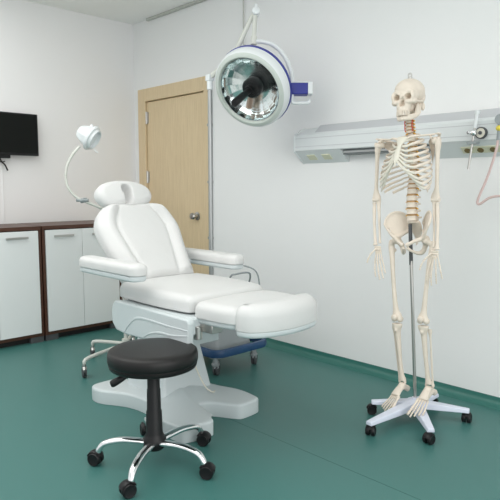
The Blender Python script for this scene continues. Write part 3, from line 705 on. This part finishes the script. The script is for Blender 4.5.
e(ct, 0, .104, 1.577, .0105, .040, .016); e(ct, -.006, .104, 1.568, .009, .036, .009); e(ct, .006, .104, 1.568, .009, .036, .009)
skull = bone('skull', organic(bm, .0026, 5, ct, SKM))
bm = nb()
for s in (-1, 1):
    tube(bm, kp((s * .052, .010, 1.577), (s * .050, .014, 1.558), (s * .046, .022, 1.532), (s * .040, .045, 1.518), (s * .026, .074, 1.510), (0, .088, 1.508)),
         [(.007, .007), (.013, .006), (.016, .008), (.008, .013), (.008, .015), (.009, .014)], sub=5, seg=12, ref=(1, 0, 0) if False else (0, 0, 1))
    tube(bm, kp((s * .049, .030, 1.574), (s * .048, .034, 1.552), (s * .045, .036, 1.530)), [(.006, .009), (.007, .010), (.007, .011)], sub=3, seg=8)
e(bm, 0, .088, 1.503, .016, .008, .009)
mand = bone('mandible', organic(bm, .0026, 3, None, SKM))
for nm, par, z, rr in (('upper_teeth', skull, 1.5335, .0275), ('lower_teeth', mand, 1.5235, .0270)):
    bm = nb()
    for k in range(12):
        a = math.radians(-82 + 164 * k / 11); p = K(math.sin(a) * rr, .072 + math.cos(a) * .031, z)
        box(bm, p - Vector((.0031, .0028, .0055)), p + Vector((.0031, .0028, .0055)), rot=Matrix.Rotation(-(-a) * -1 * -1, 3, 'Z'))
    bmesh.ops.transform(bm, matrix=SKM, verts=bm.verts)
    obj(nm, bm, M['bone'], par, bevel=.001, space='local')
bm = nb(); cyl(bm, (0, .0, 1.690), (0, .0, 1.711), .011); tube(bm, [(0, 0, 1.708), (.008, 0, 1.716), (.006, 0, 1.727), (-.005, 0, 1.727), (-.008, 0, 1.717), (-.002, 0, 1.711)], .004, sub=4, seg=8); bone('crown_hook', bm, M['steel'], skull)

# ---- spine
spine = []
for i in range(7): spine.append(('C', 1.538 - .0158 * i, .016 + .002 * i, .0075, .010 + .006 * math.sin(i / 6 * PI) - .0))
for i in range(12): spine.append(('T', 1.428 - .0229 * i, .0175 + .0005 * i, .0165, .000 - .018 * math.sin((i + 1) / 13 * PI)))
for i in range(5): spine.append(('L', 1.150 - .0335 * i, .0245 + .0006 * i, .026, .002 + .008 * math.sin(i / 4 * PI)))
Tz = []
for i, (kd, z, r, hh_, f) in enumerate(spine):
    if kd == 'C': h = .0102; r = .0165 + .0005 * i
    elif kd == 'T': h = .0158
    else: h = .0245
    bm = nb(); m_ = Matrix.Translation(K(0, f, z))
    prof = [(0, -h / 2), (r * .92, -h / 2), (r, -h / 2 + .0015), (r * .84, 0), (r, h / 2 - .0015), (r * .92, h / 2), (0, h / 2)]
    lathe(bm, prof, m_ @ Matrix.Diagonal((1, .78, 1, 1)), 20)
    tw = {'C': .025, 'T': .032, 'L': .036}[kd]
    for s in (-1, 1):
        tube(bm, kp((s * r * .5, f - r * .5, z), (s * tw * .6, f - r * .95, z + .001), (s * tw, f - r * (1.15 if kd != 'C' else .5), z + .003)), [(.005, .005), (.004, .004), (.005, .005)], sub=3, seg=8)
        ball(bm, K(s * r * .55, f - r * 1.0, z + h * .5), (.005, .005, h * .35), 8)
    dz = {'C': -.008, 'T': -.024, 'L': -.008}[kd]; ln = {'C': .022, 'T': .032, 'L': .036}[kd]
    tube(bm, kp((0, f - r * .6, z), (0, f - r - ln * .5, z + dz * .5), (0, f - r - ln, z + dz)), [(.006, .006), (.003, h * .45), (.003, .005)], sub=3, seg=8)
    vb = bone('vertebra', bm)
    if i < 23:
        zn = spine[i + 1][1]; fn = spine[i + 1][4]; hn = {'C': .0102, 'T': .0158, 'L': .0245}[spine[i + 1][0]]
        za, zb = z - h / 2, zn + hn / 2; rr = (r + (spine[i + 1][2] if spine[i + 1][0] != 'C' else r)) / 2
        bm = nb(); rq = .74 if kd == 'C' else .88; lathe(bm, [(0, zb), (rr * rq, zb), (rr * rq, (za + zb) / 2), (rr * rq, za), (0, za)], Matrix.Translation(K(0, (f + fn) / 2, 0)) @ Matrix.Diagonal((1, .78, 1, 1)), 20)
        bone('intervertebral_disc', bm, M['disc'])
        for s in (-1, 1):
            bm = nb(); tube(bm, kp((s * rr * .35, f - rr * .8, (za + zb) / 2), (s * (rr * .95), f - rr * .55, (za + zb) / 2 - .001), (s * (rr * 1.0 + .009), f - rr * .30, (za + zb) / 2 - .006)), [.0038, .0042, .0030], sub=3, seg=8)
            bone('nerve_root', bm, M['nerve'], vb)
for s in (-1, 1):
    bm = nb(); tube(bm, kp(*[(s * (.0195 + .0015 * (k % 2)), .018 + .004 * math.sin(k / 4 * PI), 1.503 - .0145 * k) for k in range(5)]), .0024, sub=4, seg=8); bone('vertebral_artery', bm, M['artery'])

# ---- sternum
bm = nb(); SP = [(0, .078, 1.412), (0, .094, 1.388), (0, .104, 1.372), (0, .124, 1.338), (0, .140, 1.305), (0, .146, 1.292), (0, .152, 1.268)]
tube(bm, kp(*SP), [(.028, .005), (.022, .006), (.012, .006), (.014, .006), (.016, .006), (.007, .004), (.004, .002)], sub=4, seg=14, ref=(0, 1, 0))
stn = bone('sternum', bm, M['cart'])
# ---- ribs with costal cartilages
def lerp(a, b, t): return a + (b - a) * t
Wd = [.055, .078, .094, .106, .115, .122, .127, .130, .129, .125, .118, .105]
Dp = [.044, .056, .066, .075, .082, .088, .092, .094, .093, .089, .084, .078]
PE = [135, 138, 140, 140, 139, 137, 134, 127, 118, 108, 92, 66]
DR = [.026, .032, .039, .045, .051, .057, .063, .068, .070, .068, .052, .034]
ends = []
for i in range(12):
    z0 = spine[7 + i][1] + .004; f0 = spine[7 + i][4] - .014
    for s in (-1, 1):
        P, Rr = [], []; w, d = Wd[i], Dp[i]; fc = f0 + d - .004; n = 12
        for k in range(n + 1):
            t = k / n; ph = math.radians(lerp(9, PE[i], t))
            l = s * (w * math.sin(ph) ** .85 if ph < PI / 2 else w * math.sin(ph)); f = fc - d * math.cos(ph) * (1.05 if ph > PI / 2 else 1.18 if ph > .5 else 1.0)
            z = z0 - DR[i] * (t ** 1.15)
            P.append(K(l, f, z)); Rr.append((.0028, lerp(.0042, .0068, min(1, t * 1.6))))
        bm = nb(); tube(bm, P, Rr, sub=2, seg=10); ball(bm, P[0], .005, 10); rb = bone('rib', bm)
        e_ = P[-1]; ends.append((i, s, e_))
        if i < 10:
            if i < 7:
                js = [1.392, 1.366, 1.350, 1.334, 1.319, 1.306, 1.294][i]
                fj = lerp(.080, .147, (1.41 - js) / .12); sl = s * [.018, .014, .013, .014, .015, .014, .009][i]
                tgt = K(sl, fj, js); mid = (e_ + tgt) / 2 + K(0, .006, -.004 - .0015 * i)
            else:
                tgt = K(s * [.034, .056, .078][i - 7], [.138, .128, .116][i - 7], [1.262, 1.236, 1.205][i - 7]); mid = (e_ + tgt) / 2 + K(0, .004, -.004)
            bm = nb(); tube(bm, [e_, mid, tgt], [(.0032, .0066), (.0036, .0062), (.0036, .0055)], sub=6, seg=10); bone('costal_cartilage', bm, M['cart'], rb)
# costal margin web joining the lower cartilages
for s in (-1, 1):
    bm = nb(); tube(bm, kp((s * .010, .145, 1.290), (s * .030, .140, 1.264), (s * .055, .130, 1.236), (s * .078, .116, 1.205), (s * .095, .098, 1.180)), [(.004, .007), (.004, .009), (.004, .009), (.004, .008), (.003, .005)], sub=4, seg=10, ref=(0, 1, 0))
    bone('costal_margin', bm, M['cart'])

# ---- shoulder girdle
SHR, SHL = Vector((-.176, .022, 1.393)), Vector((.148, .012, 1.386))      # humeral heads (l, f, z)
for s, h in ((-1, SHR), (1, SHL)):
    bm = nb(); tube(bm, kp((s * .018, .076, 1.402), (s * .055, .074, 1.412), (s * .095, .040, 1.414), (h.x * .93, h.y + .002, h.z + .030)), [(.008, .008), (.006, .006), (.005, .005), (.008, .005)], sub=6, seg=10); bone('clavicle', bm)
    g = (h.x - s * .026, h.y - .006, h.z)                                   # glenoid
    bm = nb(); A = [g, (s * .082, -.030, 1.402), (s * .066, -.052, 1.378)]
    grid = []
    top = [(g[0], g[1], g[2] + .012), (s * .112, -.012, 1.405), (s * .088, -.034, 1.410), (s * .066, -.052, 1.392)]
    bot = [(g[0], g[1] - .002, g[2] - .012), (s * .112, -.030, 1.345), (s * .095, -.045, 1.300), (s * .088, -.052, 1.272)]
    for k in range(4):
        grid.append([K(*[lerp(top[k][q], bot[k][q], m2 / 5) - (.006 * math.sin(PI * m2 / 5) if q == 1 else 0) for q in range(3)]) for m2 in range(6)])
    V = [[bm.verts.new(p) for p in row] for row in grid]
    for a in range(3):
        for b in range(5): bm.faces.new((V[a][b], V[a + 1][b], V[a + 1][b + 1], V[a][b + 1]))
    ret = bmesh.ops.solidify(bm, geom=bm.faces[:], thickness=.004)
    tube(bm, kp((s * .068, -.056, 1.388), (s * .105, -.046, 1.398), (s * .135, -.032, 1.408), (h.x * .99 + s * .006, h.y - .008, h.z + .032), (h.x * .97 + s * .004, h.y + .010, h.z + .031)), [(.004, .004), (.004, .007), (.005, .007), (.010, .005), (.008, .004)], sub=5, seg=10)
    tube(bm, kp((g[0], g[1], g[2] + .010), (g[0] - s * .002, g[1] + .018, g[2] + .020), (g[0] + s * .010, g[1] + .032, g[2] + .012)), [.006, .005, .005], sub=4, seg=8)
    ball(bm, K(*g), (.007, .011, .016), 12); bone('scapula', bm)
# ---- arms
ELR, ELL = Vector((-.200, .012, 1.112)), Vector((.132, .005, 1.100))
WRR, WRL = Vector((-.170, .052, .882)), Vector((.150, .050, .868))
def finger(parent, P, r, name='finger'):
    bm = nb()
    for a, b in zip(P, P[1:]):
        a, b = Vector(a), Vector(b); q = [a.lerp(b, t) for t in (0, .12, .5, .88, 1)]
        tube(bm, kp(*[tuple(x) for x in q]), [r * .9, r * 1.25, r * .72, r * 1.1, r * .6], seg=8, sub=2)
    return bone(name, bm, parent=parent)
for s, h, el, wr in ((-1, SHR, ELR, WRR), (1, SHL, ELL, WRL)):
    bm = nb(); tube(bm, kp((h.x + s * .002, h.y, h.z + .006), (h.x + s * .004, h.y, h.z - .02), *[tuple(h.lerp(el, t) + Vector((s * .004, 0, 0))) for t in (.22, .5, .78)], (el.x, el.y, el.z + .024), (el.x, el.y, el.z + .006)),
                    [(.016, .017), (.015, .015), (.0105, .0105), (.0095, .0095), (.0105, .009), (.022, .011), (.025, .011)], sub=4, seg=14, ref=(0, 1, 0))
    ball(bm, K(h.x - s * .010, h.y, h.z), .0185, 16); ball(bm, K(h.x + s * .010, h.y + .004, h.z + .004), (.010, .011, .013), 12)
    cyl(bm, K(el.x - .020, el.y, el.z + .003), K(el.x + .020, el.y, el.z + .003), .0115, seg=16); bone('humerus', bm)
    v = wr - el
    bm = nb(); tube(bm, kp(*[tuple(Vector((el.x + s * .011, el.y + .004, el.z - .012)) + v * t + Vector((s * .004 * math.sin(PI * t), 0, 0))) for t in (0, .06, .15, .5, .85, .955)]), [(.0115, .0115), (.008, .008), (.0095, .008), (.0072, .0065), (.0085, .007), (.014, .010)], sub=4, seg=12, ref=(0, 1, 0)); bone('radius', bm)
    bm = nb(); tube(bm, kp(*[tuple(Vector((el.x - s * .009, el.y - .006, el.z + .006)) + v * t) for t in (-.07, .04, .15, .5, .85, .99)]), [(.010, .012), (.012, .013), (.009, .009), (.0064, .0064), (.0056, .0056), (.008, .008)], sub=4, seg=12, ref=(0, 1, 0)); bone('ulna', bm)
    # hand: carpals fused as the palm root, then five digits each of metacarpal + phalanges
    bm = nb()
    for k in range(4):
        for j in range(2): ball(bm, K(wr.x + (k - 1.5) * .0095, wr.y + .002, wr.z - .012 - j * .012), (.0068, .0065, .0068), 10)
    hand = bone('hand', organic(bm, .0025, 2))
    if s < 0:   # its right hand, fingers spread forward and inward
        D = [(-.012, .014, [(-.178, .058, .862), (-.192, .085, .838), (-.198, .102, .812), (-.200, .108, .792)], .0045),
             (0, 0, [(-.179, .054, .852), (-.176, .072, .800), (-.170, .084, .762), (-.164, .090, .738), (-.160, .092, .720)], .0042),
             (0, 0, [(-.171, .054, .850), (-.160, .074, .796), (-.146, .088, .752), (-.138, .094, .725), (-.133, .096, .706)], .0042),
             (0, 0, [(-.163, .053, .852), (-.146, .072, .800), (-.128, .086, .758), (-.119, .092, .732), (-.113, .094, .714)], .0040),
             (0, 0, [(-.155, .052, .855), (-.134, .070, .808), (-.116, .082, .776), (-.108, .088, .756), (-.103, .090, .742)], .0037)]
    else:
        D = [(0, 0, [(.136, .062, .848), (.112, .084, .818), (.100, .094, .792), (.094, .098, .768)], .0045),
             (0, 0, [(.140, .056, .838), (.126, .068, .785), (.120, .074, .747), (.118, .074, .722), (.117, .070, .704)], .0042),
             (0, 0, [(.148, .056, .836), (.142, .066, .780), (.140, .072, .738), (.139, .070, .712), (.138, .066, .693)], .0042),
             (0, 0, [(.156, .055, .838), (.160, .062, .784), (.163, .068, .745), (.163, .066, .720), (.162, .062, .702)], .0040),
             (0, 0, [(.164, .054, .842), (.178, .060, .793), (.186, .064, .762), (.189, .062, .742), (.190, .058, .728)], .0037)]
    for a_, b_, P, r in D: finger(hand, P, r, 'thumb' if r > .0044 else 'finger')

# ---- pelvis
bm = nb()
for s in (-1, 1):
    crest = [(.030, -.050, .985), (.048, -.044, 1.022), (.078, -.018, 1.046), (.106, .012, 1.044), (.124, .040, 1.018), (.124, .060, .985)]
    low = [(.034, -.042, .955), (.046, -.030, .945), (.056, -.010, .935), (.064, .010, .926), (.074, .028, .920), (.084, .042, .924)]
    G = []
    for c, l in zip(catmull(crest, 3), catmull(low, 3)):
        G.append([K(s * (lerp(c[0], l[0], t) - .006 * math.sin(PI * t)), lerp(c[1], l[1], t) - .010 * math.sin(PI * t), lerp(c[2], l[2], t)) for t in (0, .2, .4, .6, .8, 1)])
    b2 = nb(); V = [[b2.verts.new(p) for p in row] for row in G]
    for a in range(len(V) - 1):
        for b in range(5): b2.faces.new((V[a][b], V[a + 1][b], V[a + 1][b + 1], V[a][b + 1]))
    bmesh.ops.recalc_face_normals(b2, faces=b2.faces); bmesh.ops.solidify(b2, geom=b2.faces[:], thickness=.0065); bmesh.ops.recalc_face_normals(b2, faces=b2.faces)
    tm = bpy.data.meshes.new('t'); b2.to_mesh(tm); b2.free(); bm.from_mesh(tm); bpy.data.meshes.remove(tm)
    tube(bm, kp(*[(s * x, y, z) for x, y, z in crest]), .0062, sub=4, seg=10)
    tube(bm, kp(*[(s * x, y, z) for x, y, z in ((.124, .060, .985), (.112, .056, .965), (.100, .050, .945), (.086, .040, .925))]), [.006, .006, .007, .010], sub=3, seg=10)
    tube(bm, kp(*[(s * x, y, z) for x, y, z in low]), [.008, .008, .008, .009, .011, .011], sub=3, seg=10)
    ball(bm, K(s * .080, .012, .908), (.021, .022, .024), 16)
    tube(bm, kp(*[(s * x, y, z) for x, y, z in ((.072, .035, .915), (.048, .058, .905), (.026, .070, .893), (.008, .073, .884))]), [.012, .010, .0095, .012], sub=4, seg=10)
    tube(bm, kp(*[(s * x, y, z) for x, y, z in ((.074, .000, .895), (.064, -.008, .870), (.054, -.004, .848), (.042, .018, .842), (.022, .050, .856), (.008, .068, .872))]), [.016, .013, .0135, .010, .008, .010], sub=4, seg=10)
ct = nb()
for s in (-1, 1): ball(ct, K(s * .099, .016, .903), .0165, 16)
bone('pelvis', organic(bm, .0032, 4, ct))
bm = nb(); tube(bm, kp((0, -.006, 1.000), (0, -.022, .985), (0, -.042, .950), (0, -.052, .920), (0, -.046, .895), (0, -.036, .878)), [(.034, .014), (.038, .014), (.030, .010), (.018, .008), (.009, .005), (.004, .003)], sub=5, seg=16, ref=(0, 1, 0)); ball(bm, K(0, .0, .997), (.024, .018, .008), 14)
for k in range(4):
    for s in (-1, 1): ball(bm, K(s * .014, -.030 - .007 * k, .968 - .016 * k), .004, 8)
bone('sacrum', organic(bm, .003, 3))
# ---- legs
KNR, KNL = Vector((-.068, .052, .500)), Vector((.078, .050, .505))
ANR, ANL = Vector((-.058, .018, .170)), Vector((.086, .012, .178))
for s, kn, an in ((-1, KNR, ANR), (1, KNL, ANL)):
    bm = nb(); tube(bm, kp((s * .090, .018, .903), (s * .104, .016, .893), (s * .116, .010, .880)), [.0125, .0125, .014], sub=4, seg=12); ball(bm, K(s * .086, .018, .905), .020, 18); ball(bm, K(s * .121, .004, .890), (.012, .014, .018), 12); ball(bm, K(s * .102, .0, .852), (.009, .010, .011), 10)
    tube(bm, kp((s * .117, .008, .900), (s * .116, .010, .872), *[(lerp(s * .112, kn.x, t), lerp(.012, kn.y - .006, t) + .008 * math.sin(PI * t), lerp(.87, kn.z, t)) for t in (.15, .4, .65, .85)], (kn.x, kn.y - .006, kn.z + .022), (kn.x, kn.y - .006, kn.z + .004)),
         [(.012, .012), (.0165, .014), (.0135, .013), (.0115, .0115), (.012, .0115), (.0155, .013), (.027, .018), (.028, .020)], sub=5, seg=16, ref=(0, 1, 0))
    for q in (-1, 1): ball(bm, K(kn.x + q * .0165, kn.y - .010, kn.z + .004), (.0145, .022, .0165), 14)
    bone('femur', organic(bm, .0036, 4))
    bm = nb(); ball(bm, K(kn.x, kn.y + .022, kn.z + .016), (.0155, .008, .017), 16); bone('patella', bm)
    kt = Vector((kn.x, kn.y - .008, kn.z - .022))
    bm = nb(); tube(bm, kp((kt.x, kt.y, kt.z + .004), (kt.x, kt.y, kt.z - .012), *[tuple(kt.lerp(an, t) + Vector((0, .004 * math.sin(PI * t), 0))) for t in (.13, .35, .6, .85)], (an.x, an.y, an.z + .018), (an.x, an.y, an.z + .008)),
                    [(.029, .020), (.027, .019), (.0155, .016), (.0125, .0135), (.0105, .011), (.012, .012), (.018, .015), (.018, .015)], sub=5, seg=16, ref=(0, 1, 0)); ball(bm, K(an.x - s * .014, an.y, an.z + .002), (.006, .009, .012), 10); ball(bm, K(kt.x, kt.y + .018, kt.z - .028), (.009, .006, .012), 10)
    bone('tibia', organic(bm, .0034, 3))
    ft = Vector((kt.x + s * .029, kt.y - .012, kt.z - .014)); fb = Vector((an.x + s * .020, an.y - .006, an.z - .006))
    bm = nb(); tube(bm, kp(*[tuple(ft.lerp(fb, t)) for t in (0, .05, .15, .5, .88, .96, 1)]), [(.008, .008), (.010, .009), (.005, .005), (.0052, .005), (.005, .005), (.009, .007), (.006, .006)], sub=3, seg=10); bone('fibula', bm)
    # foot hanging with the toes low
    tx = -.004 if s < 0 else .012; fx = an.x
    bm = nb(); ball(bm, K(fx, an.y + .004, an.z - .012), (.019, .024, .014), 14)
    tube(bm, kp((fx, an.y - .006, an.z - .022), (fx + s * .003, an.y - .030, an.z - .034), (fx + s * .004, an.y - .052, an.z - .046)), [.015, .016, .017], sub=4, seg=12)
    tube(bm, kp((fx, an.y + .012, an.z - .018), (fx + tx * .3, an.y + .045, an.z - .034), (fx + tx * .5, an.y + .072, an.z - .052)), [(.020, .014), (.022, .012), (.026, .010)], sub=4, seg=12)
    tube(bm, kp((fx + s * .008, an.y - .02, an.z - .032), (fx + s * .014, an.y + .03, an.z - .044), (fx + s * .018, an.y + .06, an.z - .056)), [.010, .010, .010], sub=3, seg=10)
    foot = bone('foot', organic(bm, .0032, 3))
    for k in range(5):                                    # medial (big toe) to lateral
        q = (k - 2) * s; b0 = Vector((fx + tx * .5 + q * .0115, an.y + .070 - .003 * k, an.z - .052 - .001 * k)); Lk = [.070, .072, .068, .064, .060][k]; Pk = [.038, .040, .036, .031, .027][k]
        b1 = b0 + Vector((tx * .4 + q * .0035, Lk * .86, -Lk * .50)); b2_ = b1 + Vector((tx * .15 + q * .001, Pk * .55, -Pk * .22)); b3 = b2_ + Vector((0, Pk * .36, -Pk * .22)); b4 = b3 + Vector((0, Pk * .22, -Pk * .14))
        finger(foot, [b0, b1, b2_, b3, b4] if k else [b0, b1, b2_ + Vector((0, .004, -.002)), b3 + Vector((0, .004, -.003))], .0068 if k == 0 else .0042, 'toe')
